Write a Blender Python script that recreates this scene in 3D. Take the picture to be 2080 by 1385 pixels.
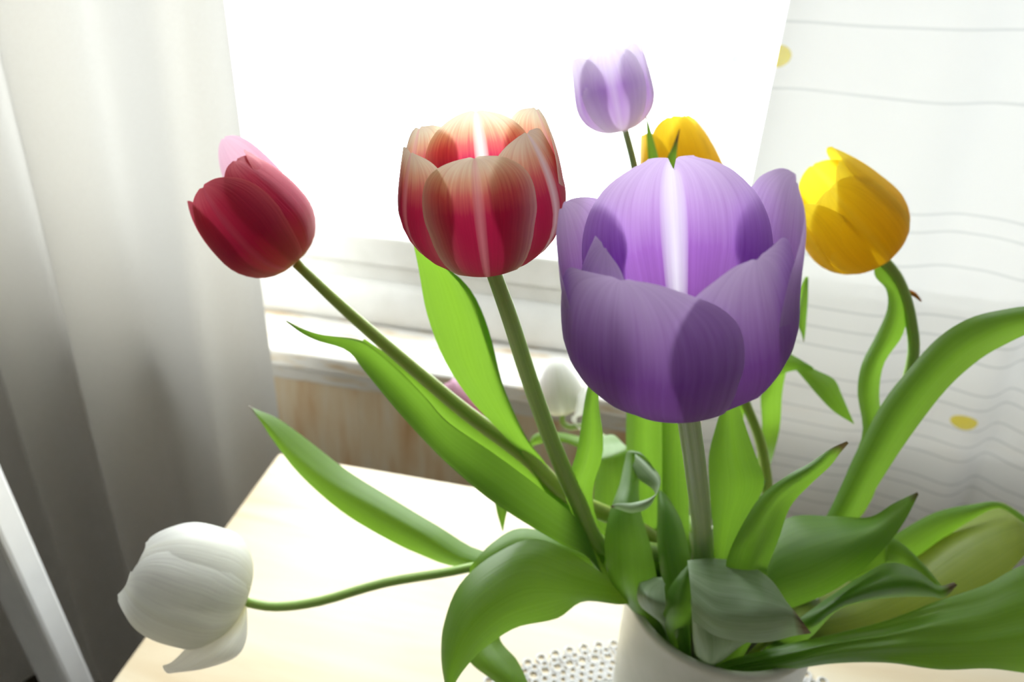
import bpy, bmesh, math, random
from mathutils import Vector, Matrix, noise

scene = bpy.context.scene
for _o in list(bpy.data.objects):
    bpy.data.objects.remove(_o)
COL = scene.collection

# ------------------------------------------------------------------ camera
FPX = 1600.0                      # focal length in pixels of the 2080 x 1385 frame
PITCH, YAW, ROLL = math.radians(31), math.radians(-10), math.radians(-3)
CAM = Vector((0.0, 0.0, 1.28))
_f = Vector((math.sin(YAW) * math.cos(PITCH), math.cos(YAW) * math.cos(PITCH), -math.sin(PITCH)))
_r = Vector((math.cos(YAW), -math.sin(YAW), 0))
_d = _f.cross(_r)
RIGHT = math.cos(ROLL) * _r + math.sin(ROLL) * _d
DOWN = -math.sin(ROLL) * _r + math.cos(ROLL) * _d
FWD = _f
cam_data = bpy.data.cameras.new('camera')
cam_data.sensor_width = 36.0
cam_data.lens = FPX * 36.0 / 2080.0
cam_data.clip_start = 0.01
cam_data.dof.use_dof = True
cam_data.dof.focus_distance = 0.265
cam_data.dof.aperture_fstop = 12.0
cam = bpy.data.objects.new('camera', cam_data)
COL.objects.link(cam)
cam.matrix_world = Matrix(((RIGHT.x, -DOWN.x, -FWD.x, CAM.x),
                           (RIGHT.y, -DOWN.y, -FWD.y, CAM.y),
                           (RIGHT.z, -DOWN.z, -FWD.z, CAM.z),
                           (0, 0, 0, 1)))
scene.camera = cam

# ------------------------------------------------------------------ light
WX0, WX1, WZ0, WZ1, WY = -0.86, 0.86, 0.882, 2.05, 0.868   # glazed opening of the window
SKY = 3.8
RX0, RX1, RY0, RY1, RZ = -2.0, 1.7, -2.4, 0.93, 2.45   # the room
world = bpy.data.worlds.new('overcast_sky')
scene.world = world
world.use_nodes = True
world.node_tree.nodes['Background'].inputs[0].default_value = (0.97, 0.985, 1.0, 1)
world.node_tree.nodes['Background'].inputs[1].default_value = SKY
for _n, _x0, _x1, _z0, _z1, _y, _a in (('window_portal', WX0, WX1, WZ0, WZ1, WY + 0.10, -90),):
    pl = bpy.data.lights.new(_n, 'AREA')
    pl.shape = 'RECTANGLE'
    pl.size, pl.size_y = _x1 - _x0, _z1 - _z0
    pl.cycles.is_portal = True
    po = bpy.data.objects.new(_n, pl)
    COL.objects.link(po)
    po.location = ((_x0 + _x1) / 2, _y, (_z0 + _z1) / 2)
    po.rotation_euler = (math.radians(_a), 0, 0)     # faces into the room

vs = scene.view_settings
vs.view_transform = 'Standard'
vs.look = 'None'
vs.gamma = 1.0
vs.use_curve_mapping = False
vs.exposure = 1.25


# ------------------------------------------------------------------ helpers
def P(px, py, d):
    """point seen at pixel (px, py) at camera depth d (metres)"""
    return CAM + (RIGHT * ((px - 1040.0) / FPX) + DOWN * ((py - 692.5) / FPX) + FWD) * d


def empty(name, loc):
    o = bpy.data.objects.new(name, None)
    o.empty_display_size = 0.02
    COL.objects.link(o)
    o.location = loc
    return o


def tag(o, label=None, cat=None, group=None, kind=None):
    if label: o['label'] = label
    if cat: o['category'] = cat
    if group: o['group'] = group
    if kind: o['kind'] = kind
    return o


def link(name, me, mat, parent=None, smooth=True):
    o = bpy.data.objects.new(name, me)
    COL.objects.link(o)
    if mat: me.materials.append(mat)
    if smooth:
        me.polygons.foreach_set('use_smooth', [True] * len(me.polygons))
    if parent:
        o.parent = parent
        # parents carry only a translation: keep the world position
        q, t = parent, Vector((0, 0, 0))
        while q:
            t += q.location
            q = q.parent
        o.location = -t
    return o


def grid_mesh(name, rows, uvrows=None, attr=None):
    """rows: list of equal-length lists of points"""
    n, m = len(rows), len(rows[0])
    verts = [tuple(p) for r in rows for p in r]
    faces = [(i * m + j, i * m + j + 1, (i + 1) * m + j + 1, (i + 1) * m + j)
             for i in range(n - 1) for j in range(m - 1)]
    me = bpy.data.meshes.new(name)
    me.from_pydata(verts, [], faces)
    uv = me.uv_layers.new(name='UVMap')
    if uvrows is None:
        uvrows = [[(j / (m - 1), i / (n - 1)) for j in range(m)] for i in range(n)]
    flat = [c for r in uvrows for c in r]
    for lp in me.loops:
        uv.data[lp.index].uv = flat[lp.vertex_index]
    if attr:
        a = me.attributes.new('dry', 'FLOAT', 'POINT')
        a.data.foreach_set('value', [x for r in attr for x in r])
    me.update()
    return me


def catmull(pts, t):
    n = len(pts) - 1
    x = min(max(t, 0.0), 1.0) * n
    i = min(int(x), n - 1)
    u = x - i
    p1, p2 = pts[i], pts[i + 1]
    p0 = pts[i - 1] if i > 0 else p1 + (p1 - p2)
    p3 = pts[i + 2] if i + 2 <= n else p2 + (p2 - p1)
    return 0.5 * ((2 * p1) + (p2 - p0) * u + (2 * p0 - 5 * p1 + 4 * p2 - p3) * u * u
                  + (3 * p1 - p0 - 3 * p2 + p3) * u * u * u)


def bm_box(bm, x0, x1, y0, y1, z0, z1, bevel=0.0, seg=2):
    r = bmesh.ops.create_cube(bm, size=1.0)
    for v in r['verts']:
        v.co = Vector(((x0 + x1) / 2 + v.co.x * (x1 - x0), (y0 + y1) / 2 + v.co.y * (y1 - y0),
                       (z0 + z1) / 2 + v.co.z * (z1 - z0)))
    if bevel > 0:
        es = list({e for v in r['verts'] for e in v.link_edges})
        bmesh.ops.bevel(bm, geom=es, offset=bevel, segments=seg, affect='EDGES', profile=0.5)


def box(name, x0, x1, y0, y1, z0, z1, mat, parent=None, bevel=0.0, seg=2):
    bm = bmesh.new()
    bm_box(bm, x0, x1, y0, y1, z0, z1, bevel, seg)
    me = bpy.data.meshes.new(name)
    bm.to_mesh(me); bm.free()
    return link(name, me, mat, parent, smooth=False)


def lathe_mesh(name, profile, seg=64):
    """profile: list of (r, z)"""
    verts, faces = [], []
    for r, z in profile:
        for k in range(seg):
            a = 2 * math.pi * k / seg
            verts.append((r * math.cos(a), r * math.sin(a), z))
    for i in range(len(profile) - 1):
        for k in range(seg):
            k2 = (k + 1) % seg
            faces.append((i * seg + k, i * seg + k2, (i + 1) * seg + k2, (i + 1) * seg + k))
    me = bpy.data.meshes.new(name)
    me.from_pydata(verts, [], faces)
    me.update()
    return me


def tube_mesh(name, pts, radii, seg=14, n=40):
    rows = []
    prev = None
    up = Vector((0.31, 0.22, 0.9)).normalized()
    for i in range(n + 1):
        t = i / n
        p = catmull(pts, t)
        q = catmull(pts, min(1, t + 0.01)) - catmull(pts, max(0, t - 0.01))
        q.normalize()
        if prev is None:
            a = q.cross(up)
            if a.length < 0.1: a = q.cross(Vector((1, 0, 0)))
        else:
            a = prev - q * prev.dot(q)
        a.normalize(); prev = a
        b = q.cross(a)
        x = t * (len(radii) - 1); k = min(int(x), len(radii) - 2); u = x - k
        r = radii[k] * (1 - u) + radii[k + 1] * u
        rows.append([p + (a * math.cos(2 * math.pi * s / seg) + b * math.sin(2 * math.pi * s / seg)) * r
                     for s in range(seg + 1)])
    me = grid_mesh(name, rows)
    bm = bmesh.new(); bm.from_mesh(me)
    bmesh.ops.remove_doubles(bm, verts=bm.verts, dist=1e-6)
    for e0 in (0, 1):
        pass
    bmesh.ops.holes_fill(bm, edges=[e for e in bm.edges if e.is_boundary], sides=0)
    bm.to_mesh(me); bm.free()
    return me


# ------------------------------------------------------------------ materials
def new_mat(name):
    m = bpy.data.materials.new(name)
    m.use_nodes = True
    nt = m.node_tree
    nt.nodes.clear()
    out = nt.nodes.new('ShaderNodeOutputMaterial')
    return m, nt, out


def N(nt, t, **kw):
    n = nt.nodes.new(t)
    for k, v in kw.items():
        if k.startswith('i_'):
            key = k[2:]
            key = int(key) if key.isdigit() else key.replace('_', ' ')
            n.inputs[key].default_value = v
        else:
            setattr(n, k, v)
    return n


def ramp(nt, stops, interp='LINEAR'):
    n = nt.nodes.new('ShaderNodeValToRGB')
    cr = n.color_ramp
    cr.interpolation = interp
    while len(cr.elements) < len(stops):
        cr.elements.new(0.5)
    for e, (p, c) in zip(cr.elements, stops):
        e.position = p
        e.color = (c[0], c[1], c[2], 1)
    return n


def mth(nt, op, a, b=None, c=None, clamp=False):
    n = nt.nodes.new('ShaderNodeMath')
    n.operation = op
    n.use_clamp = clamp
    for i, x in enumerate((a, b, c)):
        if x is None: continue
        if isinstance(x, (int, float)): n.inputs[i].default_value = x
        else: nt.links.new(x, n.inputs[i])
    return n.outputs[0]


def mixc(nt, fac, a, b, mode='MIX'):
    n = nt.nodes.new('ShaderNodeMix')
    n.data_type = 'RGBA'
    n.blend_type = mode
    for sock, x in ((n.inputs[0], fac), (n.inputs[6], a), (n.inputs[7], b)):
        if isinstance(x, (int, float)): sock.default_value = x
        elif isinstance(x, tuple): sock.default_value = (*x[:3], 1)
        else: nt.links.new(x, sock)
    return n.outputs[2]


def thin_shader(nt, out, color, trans_color, trans=0.45, rough=0.5, spec=0.3, bump=None, bump_str=0.2, bump_dist=0.001):
    p = N(nt, 'ShaderNodeBsdfPrincipled')
    p.inputs['Roughness'].default_value = rough
    p.inputs['Specular IOR Level'].default_value = spec
    t = N(nt, 'ShaderNodeBsdfTranslucent')
    nt.links.new(color, p.inputs['Base Color'])
    nt.links.new(trans_color, t.inputs['Color'])
    if bump is not None:
        b = N(nt, 'ShaderNodeBump')
        b.inputs['Strength'].default_value = bump_str
        b.inputs['Distance'].default_value = bump_dist
        nt.links.new(bump, b.inputs['Height'])
        nt.links.new(b.outputs[0], p.inputs['Normal'])
    mx = N(nt, 'ShaderNodeMixShader')
    mx.inputs[0].default_value = trans
    nt.links.new(p.outputs[0], mx.inputs[1])
    nt.links.new(t.outputs[0], mx.inputs[2])
    nt.links.new(mx.outputs[0], out.inputs[0])


def uv_nodes(nt):
    tc = N(nt, 'ShaderNodeTexCoord')
    sp = N(nt, 'ShaderNodeSeparateXYZ')
    nt.links.new(tc.outputs['UV'], sp.inputs[0])
    u, v = sp.outputs[0], sp.outputs[1]
    au = mth(nt, 'ABSOLUTE', mth(nt, 'SUBTRACT', mth(nt, 'MULTIPLY', u, 2.0), 1.0))   # 0 at the midrib, 1 at the margin
    return tc, u, v, au


def stripes(nt, tc, su, sv, detail=3.0):
    mp = N(nt, 'ShaderNodeMapping')
    mp.inputs['Scale'].default_value = (su, sv, 1)
    nt.links.new(tc.outputs['UV'], mp.inputs[0])
    ns = N(nt, 'ShaderNodeTexNoise')
    ns.inputs['Scale'].default_value = 1.0
    ns.inputs['Detail'].default_value = detail
    nt.links.new(mp.outputs[0], ns.inputs['Vector'])
    return ns.outputs[0]


def leaf_mat(name, dark, light, trans_col, trans=0.42, rough=0.42, spec=0.45):
    m, nt, out = new_mat(name)
    tc, u, v, au = uv_nodes(nt)
    st = stripes(nt, tc, 34, 1.2)
    st2 = stripes(nt, tc, 5, 2.2, 2.0)
    r = ramp(nt, [(0.32, dark), (0.68, light)])
    mixed = mth(nt, 'ADD', mth(nt, 'MULTIPLY', st, 0.45), mth(nt, 'MULTIPLY', st2, 0.55))
    nt.links.new(mixed, r.inputs[0])
    dry = N(nt, 'ShaderNodeAttribute', attribute_name='dry')
    dr = mth(nt, 'SMOOTH_MIN', dry.outputs['Fac'], 1.0, 0.05)
    brown = mixc(nt, st, (0.05, 0.04, 0.025), (0.22, 0.15, 0.07))
    c = mixc(nt, dr, r.outputs[0], brown)
    tcol = mixc(nt, mth(nt, 'MULTIPLY', st2, 0.5), trans_col, light)
    tcol = mixc(nt, dr, tcol, (0.10, 0.06, 0.02))
    thin_shader(nt, out, c, tcol, trans, rough, spec, mixed, 0.35, 0.0012)
    return m


LEAF_GREEN = leaf_mat('leaf_green', (0.075, 0.175, 0.026), (0.155, 0.29, 0.055), (0.29, 0.56, 0.03), 0.42)
LEAF_OLIVE = leaf_mat('leaf_olive', (0.12, 0.18, 0.025), (0.22, 0.28, 0.05), (0.34, 0.46, 0.03), 0.38)
LEAF_SILVER = leaf_mat('leaf_silver', (0.22, 0.31, 0.18), (0.40, 0.51, 0.33), (0.28, 0.46, 0.12), 0.22, 0.45, 0.5)



def stem_mat(name, a, b):
    m, nt, out = new_mat(name)
    tc, u, v, au = uv_nodes(nt)
    st = stripes(nt, tc, 16, 1.0)
    r = ramp(nt, [(0.3, a), (0.7, b)])
    nt.links.new(st, r.inputs[0])
    p = N(nt, 'ShaderNodeBsdfPrincipled')
    nt.links.new(r.outputs[0], p.inputs['Base Color'])
    p.inputs['Roughness'].default_value = 0.42
    p.inputs['Subsurface Weight'].default_value = 0.5
    p.inputs['Subsurface Radius'].default_value = (0.6, 1.0, 0.15)
    p.inputs['Subsurface Scale'].default_value = 0.004
    nt.links.new(p.outputs[0], out.inputs[0])
    return m


STEM = stem_mat('stem_green', (0.24, 0.39, 0.075), (0.36, 0.51, 0.13))
STEM_OLIVE = stem_mat('stem_olive', (0.26, 0.35, 0.06), (0.37, 0.45, 0.10))
STEM_GREY = stem_mat('stem_grey', (0.27, 0.37, 0.16), (0.42, 0.51, 0.28))


def petal_mat(name, base_stops, edge_col, edge_pow, rib_col, rib_w, rib_amt, trans=0.5, edge_amt=0.8, edge_v=0.0, sat_t=1.0):
    """pigment of a petal: colour along its length, a margin colour, a pale midrib stripe"""
    m, nt, out = new_mat(name)
    tc, u, v, au = uv_nodes(nt)
    st = stripes(nt, tc, 46, 1.6)
    r = ramp(nt, base_stops)
    nt.links.new(mth(nt, 'ADD', v, mth(nt, 'MULTIPLY', mth(nt, 'SUBTRACT', st, 0.5), 0.16)), r.inputs[0])
    # margin: distance to the outline, a little feathered by the veins
    e = mth(nt, 'POWER', mth(nt, 'MAXIMUM', au, mth(nt, 'SUBTRACT', mth(nt, 'MULTIPLY', v, 1.0), edge_v)), edge_pow)
    e = mth(nt, 'MULTIPLY', mth(nt, 'MULTIPLY', e, mth(nt, 'ADD', 0.65, mth(nt, 'MULTIPLY', st, 0.7))), edge_amt, clamp=True)
    c = mixc(nt, e, r.outputs[0], edge_col)
    rib = mth(nt, 'SUBTRACT', 1.0, mth(nt, 'DIVIDE', au, rib_w), clamp=True)
    rib = mth(nt, 'MULTIPLY', mth(nt, 'POWER', rib, 0.6), rib_amt)
    c = mixc(nt, rib, c, rib_col)
    st3 = stripes(nt, tc, 12, 0.9, 2.0)
    vr = ramp(nt, [(0.30, (0.90, 0.885, 0.91)), (0.5, (1, 1, 1)), (0.72, (1.05, 1.06, 1.05))])
    nt.links.new(mth(nt, 'ADD', mth(nt, 'MULTIPLY', st, 0.55), mth(nt, 'MULTIPLY', st3, 0.45)), vr.inputs[0])
    vein = mixc(nt, 1.0, c, vr.outputs[0], 'MULTIPLY')
    thin_shader(nt, out, vein, vein, trans, 0.55, 0.25, st, 0.25, 0.0008)
    return m


PURPLE_STOPS = [(0.0, (0.32, 0.13, 0.34)), (0.22, (0.30, 0.10, 0.42)), (0.45, (0.37, 0.14, 0.54)), (0.70, (0.54, 0.31, 0.70)), (1.0, (0.69, 0.52, 0.81))]
PURPLE = petal_mat('petal_purple', PURPLE_STOPS, (0.76, 0.62, 0.88), 4.0, (0.86, 0.80, 0.93), 0.09, 0.0, 0.47, 0.40, 0.12)
PURPLE_RIB = petal_mat('petal_purple_ribbed', PURPLE_STOPS, (0.76, 0.62, 0.88), 4.0, (0.90, 0.85, 0.95), 0.13, 0.85, 0.47, 0.40, 0.12)
LILAC = petal_mat('petal_lilac', [(0.0, (0.86, 0.78, 0.76)), (0.22, (0.66, 0.44, 0.76)), (0.50, (0.50, 0.24, 0.70)), (0.72, (0.74, 0.58, 0.86)), (1.0, (0.88, 0.82, 0.94))],
                  (0.90, 0.84, 0.95), 1.3, (0.90, 0.84, 0.95), 0.12, 0.35, 0.45, 1.1, 0.2)
REDYEL_STOPS = [(0.0, (0.45, 0.16, 0.08)), (0.10, (0.43, 0.02, 0.08)), (0.55, (0.57, 0.014, 0.09)), (0.70, (0.72, 0.11, 0.12)), (0.82, (0.85, 0.43, 0.25)), (0.93, (0.92, 0.79, 0.56)), (1.0, (0.92, 0.85, 0.69))]
REDYEL = petal_mat('petal_red_yellow', REDYEL_STOPS, (0.92, 0.79, 0.60), 5.0, (0.92, 0.48, 0.52), 0.10, 0.5, 0.48, 1.0, 0.10)
REDYEL_RIB = petal_mat('petal_red_yellow_ribbed', REDYEL_STOPS, (0.92, 0.79, 0.60), 5.0, (0.94, 0.86, 0.84), 0.12, 0.95, 0.48, 1.0, 0.10)
RED = petal_mat('petal_red', [(0.0, (0.60, 0.42, 0.08)), (0.14, (0.55, 0.09, 0.07)), (0.4, (0.55, 0.02, 0.09)), (0.8, (0.62, 0.03, 0.10)), (1.0, (0.70, 0.16, 0.22))],
                (0.78, 0.16, 0.18), 4.0, (0.70, 0.14, 0.22), 0.10, 0.4, 0.4, 0.6, 0.1)
PINK = petal_mat('petal_pink', [(0.0, (0.66, 0.22, 0.28)), (0.5, (0.76, 0.26, 0.42)), (1.0, (0.84, 0.52, 0.66))],
                 (0.86, 0.60, 0.74), 2.5, (0.86, 0.5, 0.62), 0.1, 0.4, 0.34, 0.8, 0.1)
YELLOW = petal_mat('petal_yellow', [(0.0, (0.80, 0.50, 0.02)), (0.3, (0.92, 0.66, 0.015)), (1.0, (0.94, 0.76, 0.04))],
                   (0.94, 0.80, 0.08), 4.0, (0.94, 0.78, 0.10), 0.10, 0.3, 0.52, 0.6, 0.1)
WHITE = petal_mat('petal_white', [(0.0, (0.72, 0.68, 0.32)), (0.12, (0.80, 0.79, 0.62)), (0.32, (0.88, 0.88, 0.82)), (1.0, (0.92, 0.92, 0.90))],
                  (0.92, 0.92, 0.90), 3.0, (0.86, 0.86, 0.74), 0.10, 0.3, 0.4, 0.5, 0.1)


def solid_mat(name, col, rough=0.5, spec=0.4, noise_scale=None, col2=None, bump=0.0, stretch=(1, 1, 1), detail=4.0):
    m, nt, out = new_mat(name)
    p = N(nt, 'ShaderNodeBsdfPrincipled')
    p.inputs['Base Color'].default_value = (*col, 1)
    p.inputs['Roughness'].default_value = rough
    p.inputs['Specular IOR Level'].default_value = spec
    if noise_scale:
        tc = N(nt, 'ShaderNodeTexCoord')
        mp = N(nt, 'ShaderNodeMapping')
        mp.inputs['Scale'].default_value = stretch
        nt.links.new(tc.outputs['Object'], mp.inputs[0])
        ns = N(nt, 'ShaderNodeTexNoise')
        ns.inputs['Scale'].default_value = noise_scale
        ns.inputs['Detail'].default_value = detail
        nt.links.new(mp.outputs[0], ns.inputs['Vector'])
        r = ramp(nt, [(0.35, col), (0.68, col2 or col)])
        nt.links.new(ns.outputs[0], r.inputs[0])
        nt.links.new(r.outputs[0], p.inputs['Base Color'])
        if bump:
            b = N(nt, 'ShaderNodeBump')
            b.inputs['Strength'].default_value = bump
            b.inputs['Distance'].default_value = 0.002
            nt.links.new(ns.outputs[0], b.inputs['Height'])
            nt.links.new(b.outputs[0], p.inputs['Normal'])
    nt.links.new(p.outputs[0], out.inputs[0])
    return m


WHITE_PAINT = solid_mat('white_paint', (0.80, 0.80, 0.79), 0.35, 0.4, 30, (0.74, 0.74, 0.72))
WALL = solid_mat('wall_paint', (0.80, 0.76, 0.69), 0.8, 0.2, 8, (0.76, 0.72, 0.65))
CEIL = solid_mat('ceiling_paint', (0.85, 0.85, 0.84), 0.85, 0.2, 6, (0.82, 0.82, 0.81))
FLOOR = solid_mat('dark_floor', (0.060, 0.045, 0.032), 0.5, 0.3, 12, (0.085, 0.065, 0.046), 0.0, (1, 8, 1))
CHAIR_WHITE = solid_mat('chair_paint', (0.82, 0.82, 0.82), 0.4, 0.4, 40, (0.78, 0.78, 0.78))
CERAMIC = solid_mat('vase_glaze', (0.66, 0.65, 0.58), 0.28, 0.5, 60, (0.60, 0.60, 0.52))
LACE = solid_mat('lace_cotton', (0.86, 0.85, 0.85), 0.9, 0.1, 900, (0.74, 0.73, 0.74), 0.4)
DRY = solid_mat('dried_orange', (0.50, 0.18, 0.02), 0.7, 0.2, 300, (0.30, 0.10, 0.02), 0.3)


def wood_table():
    m, nt, out = new_mat('birch_wood')
    tc = N(nt, 'ShaderNodeTexCoord')
    mp = N(nt, 'ShaderNodeMapping')
    mp.inputs['Scale'].default_value = (3.0, 26.0, 26.0)
    nt.links.new(tc.outputs['Object'], mp.inputs[0])
    ns = N(nt, 'ShaderNodeTexNoise', i_Scale=1.4, i_Detail=6.0, i_Distortion=0.6)
    nt.links.new(mp.outputs[0], ns.inputs['Vector'])
    mp2 = N(nt, 'ShaderNodeMapping')
    mp2.inputs['Scale'].default_value = (5, 7, 5)
    nt.links.new(tc.outputs['Object'], mp2.inputs[0])
    n2 = N(nt, 'ShaderNodeTexNoise', i_Scale=1.0, i_Detail=2.0)
    nt.links.new(mp2.outputs[0], n2.inputs['Vector'])
    r = ramp(nt, [(0.30, (0.70, 0.54, 0.34)), (0.5, (0.81, 0.69, 0.50)), (0.72, (0.87, 0.79, 0.64))])
    nt.links.new(mth(nt, 'ADD', mth(nt, 'MULTIPLY', ns.outputs[0], 0.6), mth(nt, 'MULTIPLY', n2.outputs[0], 0.42)), r.inputs[0])
    p = N(nt, 'ShaderNodeBsdfPrincipled', i_Roughness=0.42)
    p.inputs['Specular IOR Level'].default_value = 0.45
    nt.links.new(r.outputs[0], p.inputs['Base Color'])
    nt.links.new(p.outputs[0], out.inputs[0])
    return m


BIRCH = wood_table()


def worn_wood():
    """whitewashed panel with the brown wood showing in vertical streaks"""
    m, nt, out = new_mat('worn_panel')
    tc = N(nt, 'ShaderNodeTexCoord')
    mp = N(nt, 'ShaderNodeMapping')
    mp.inputs['Scale'].default_value = (26, 26, 4)
    nt.links.new(tc.outputs['Object'], mp.inputs[0])
    ns = N(nt, 'ShaderNodeTexNoise', i_Scale=1.3, i_Detail=5.0)
    nt.links.new(mp.outputs[0], ns.inputs['Vector'])
    r = ramp(nt, [(0.26, (0.56, 0.32, 0.15)), (0.40, (0.72, 0.51, 0.30)), (0.52, (0.80, 0.66, 0.47)), (0.7, (0.85, 0.78, 0.66))])
    nt.links.new(ns.outputs[0], r.inputs[0])
    p = N(nt, 'ShaderNodeBsdfPrincipled', i_Roughness=0.7)
    nt.links.new(r.outputs[0], p.inputs['Base Color'])
    nt.links.new(p.outputs[0], out.inputs[0])
    return m


WORN = worn_wood()


def peeling():
    m, nt, out = new_mat('peeling_white_paint')
    tc = N(nt, 'ShaderNodeTexCoord')
    mp = N(nt, 'ShaderNodeMapping')
    mp.inputs['Scale'].default_value = (14, 70, 70)
    nt.links.new(tc.outputs['Object'], mp.inputs[0])
    ns = N(nt, 'ShaderNodeTexNoise', i_Scale=1.3, i_Detail=6.0)
    nt.links.new(mp.outputs[0], ns.inputs['Vector'])
    r = ramp(nt, [(0.50, (0.80, 0.78, 0.75)), (0.58, (0.76, 0.68, 0.56)), (0.70, (0.58, 0.42, 0.26))])
    nt.links.new(ns.outputs[0], r.inputs[0])
    p = N(nt, 'ShaderNodeBsdfPrincipled', i_Roughness=0.6)
    nt.links.new(r.outputs[0], p.inputs['Base Color'])
    nt.links.new(p.outputs[0], out.inputs[0])
    return m


PEEL = peeling()


def curtain_plain():
    m, nt, out = new_mat('white_curtain_cloth')
    tc = N(nt, 'ShaderNodeTexCoord')
    ns = N(nt, 'ShaderNodeTexNoise', i_Scale=900.0, i_Detail=1.0)
    nt.links.new(tc.outputs['Object'], ns.inputs['Vector'])
    c = ramp(nt, [(0.3, (0.80, 0.775, 0.735)), (0.7, (0.85, 0.835, 0.80))])
    nt.links.new(ns.outputs[0], c.inputs[0])
    thin_shader(nt, out, c.outputs[0], c.outputs[0], 0.13, 0.9, 0.1)
    return m


def curtain_print():
    """thin white cloth printed with fine grey wavy lines and yellow spots"""
    m, nt, out = new_mat('printed_sheer_cloth')
    tc = N(nt, 'ShaderNodeTexCoord')
    sp = N(nt, 'ShaderNodeSeparateXYZ')
    nt.links.new(tc.outputs['UV'], sp.inputs[0])          # UV in metres of cloth: u across, v = height
    u, v = sp.outputs[0], sp.outputs[1]
    wob = N(nt, 'ShaderNodeTexNoise', i_Scale=3.2, i_Detail=1.0)
    nt.links.new(tc.outputs['UV'], wob.inputs['Vector'])
    vv = mth(nt, 'ADD', v, mth(nt, 'MULTIPLY', mth(nt, 'SUBTRACT', wob.outputs[0], 0.5), 0.03))
    lines = None
    for z in (1.30, 1.225, 1.185, 1.130, 1.035, 1.018, 0.985, 0.935, 0.915, 0.895, 0.862, 0.845, 0.820, 0.800, 0.782, 0.752, 0.738, 0.715, 0.698, 0.675, 0.65, 0.62, 0.60, 0.57):
        d = mth(nt, 'ABSOLUTE', mth(nt, 'SUBTRACT', vv, z))
        l = mth(nt, 'SUBTRACT', 1.0, mth(nt, 'DIVIDE', d, 0.0017), clamp=True)
        lines = l if lines is None else mth(nt, 'MAXIMUM', lines, l)
    c = mixc(nt, mth(nt, 'MULTIPLY', lines, 0.5), (0.82, 0.82, 0.82), (0.36, 0.39, 0.40))
    for (su, sv, r) in ((0.246, 0.832, 0.0105), (0.000, 1.155, 0.012), (0.80, 0.95, 0.012), (0.62, 1.30, 0.012)):
        du = mth(nt, 'SUBTRACT', u, su)
        dv = mth(nt, 'MULTIPLY', mth(nt, 'SUBTRACT', v, sv), 1.25)
        d = mth(nt, 'SQRT', mth(nt, 'ADD', mth(nt, 'MULTIPLY', du, du), mth(nt, 'MULTIPLY', dv, dv)))
        s = mth(nt, 'MULTIPLY', mth(nt, 'SUBTRACT', r, d), 900.0, clamp=True)
        c = mixc(nt, s, c, (0.72, 0.60, 0.03))
    d = N(nt, 'ShaderNodeBsdfDiffuse')
    t = N(nt, 'ShaderNodeBsdfTranslucent')
    nt.links.new(c, d.inputs[0]); nt.links.new(c, t.inputs[0])
    mx = N(nt, 'ShaderNodeMixShader', i_0=0.09)
    nt.links.new(d.outputs[0], mx.inputs[1]); nt.links.new(t.outputs[0], mx.inputs[2])
    tr = N(nt, 'ShaderNodeBsdfTransparent')
    m2 = N(nt, 'ShaderNodeMixShader', i_0=0.03)
    nt.links.new(mx.outputs[0], m2.inputs[1]); nt.links.new(tr.outputs[0], m2.inputs[2])
    nt.links.new(m2.outputs[0], out.inputs[0])
    return m


def glass_mat():
    m, nt, out = new_mat('window_glass')
    g = N(nt, 'ShaderNodeBsdfGlossy', i_Roughness=0.02)
    g.inputs[0].default_value = (1, 1, 1, 1)
    t = N(nt, 'ShaderNodeBsdfTransparent')
    t.inputs[0].default_value = (0.96, 0.98, 0.97, 1)
    mx = N(nt, 'ShaderNodeMixShader', i_0=0.05)
    nt.links.new(t.outputs[0], mx.inputs[1]); nt.links.new(g.outputs[0], mx.inputs[2])
    nt.links.new(mx.outputs[0], out.inputs[0])
    return m


# ------------------------------------------------------------------ the room


def struct(o):
    o['kind'] = 'structure'
    return o


struct(box('floor', RX0 - .1, RX1 + .1, RY0 - .1, RY1 + .1, -0.1, 0, FLOOR))
struct(box('ceiling', RX0 - .1, RX1 + .1, RY0 - .1, RY1 + .1, RZ, RZ + .1, CEIL))
struct(box('wall_left', RX0 - .1, RX0, RY0 - .1, RY1 + .1, 0, RZ, WALL))
struct(box('wall_right', RX1, RX1 + .1, RY0 - .1, RY1 + .1, 0, RZ, WALL))
struct(box('wall_back', RX0, RX1, RY0 - .1, RY0, 0, RZ, WALL))
WALLF = 0.815      # inner face of the window wall
bm = bmesh.new()
bm_box(bm, RX0, WX0 - .06, WALLF, RY1, 0, RZ)
bm_box(bm, WX1 + .06, RX1, WALLF, RY1, 0, RZ)
bm_box(bm, WX0 - .06, WX1 + .06, WALLF, RY1, WZ1 + .06, RZ)
bm_box(bm, WX0 - .06, WX1 + .06, WALLF, RY1, 0, 0.73)
me = bpy.data.meshes.new('wall_front'); bm.to_mesh(me); bm.free()
struct(link('wall_front', me, WALL, None, False))

# window: outer frame, bottom rail with a rounded drip bead, sash, pane
win = empty('window_1', (0, WY, 0.76)); struct(win)
bm = bmesh.new()
bm_box(bm, WX0 - .06, WX0 - .02, 0.85, 0.93, 0.758, WZ1 + .06, 0.003)
bm_box(bm, WX1 + .02, WX1 + .06, 0.85, 0.93, 0.758, WZ1 + .06, 0.003)
bm_box(bm, WX0 - .02, WX1 + .02, 0.85, 0.93, WZ1 + .02, WZ1 + .06, 0.003)
bm_box(bm, WX0 - .02, WX1 + .02, 0.862, 0.93, 0.74, 0.838, 0.003)
me = bpy.data.meshes.new('window_frame'); bm.to_mesh(me); bm.free()
link('window_frame', me, WHITE_PAINT, win, False)
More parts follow.
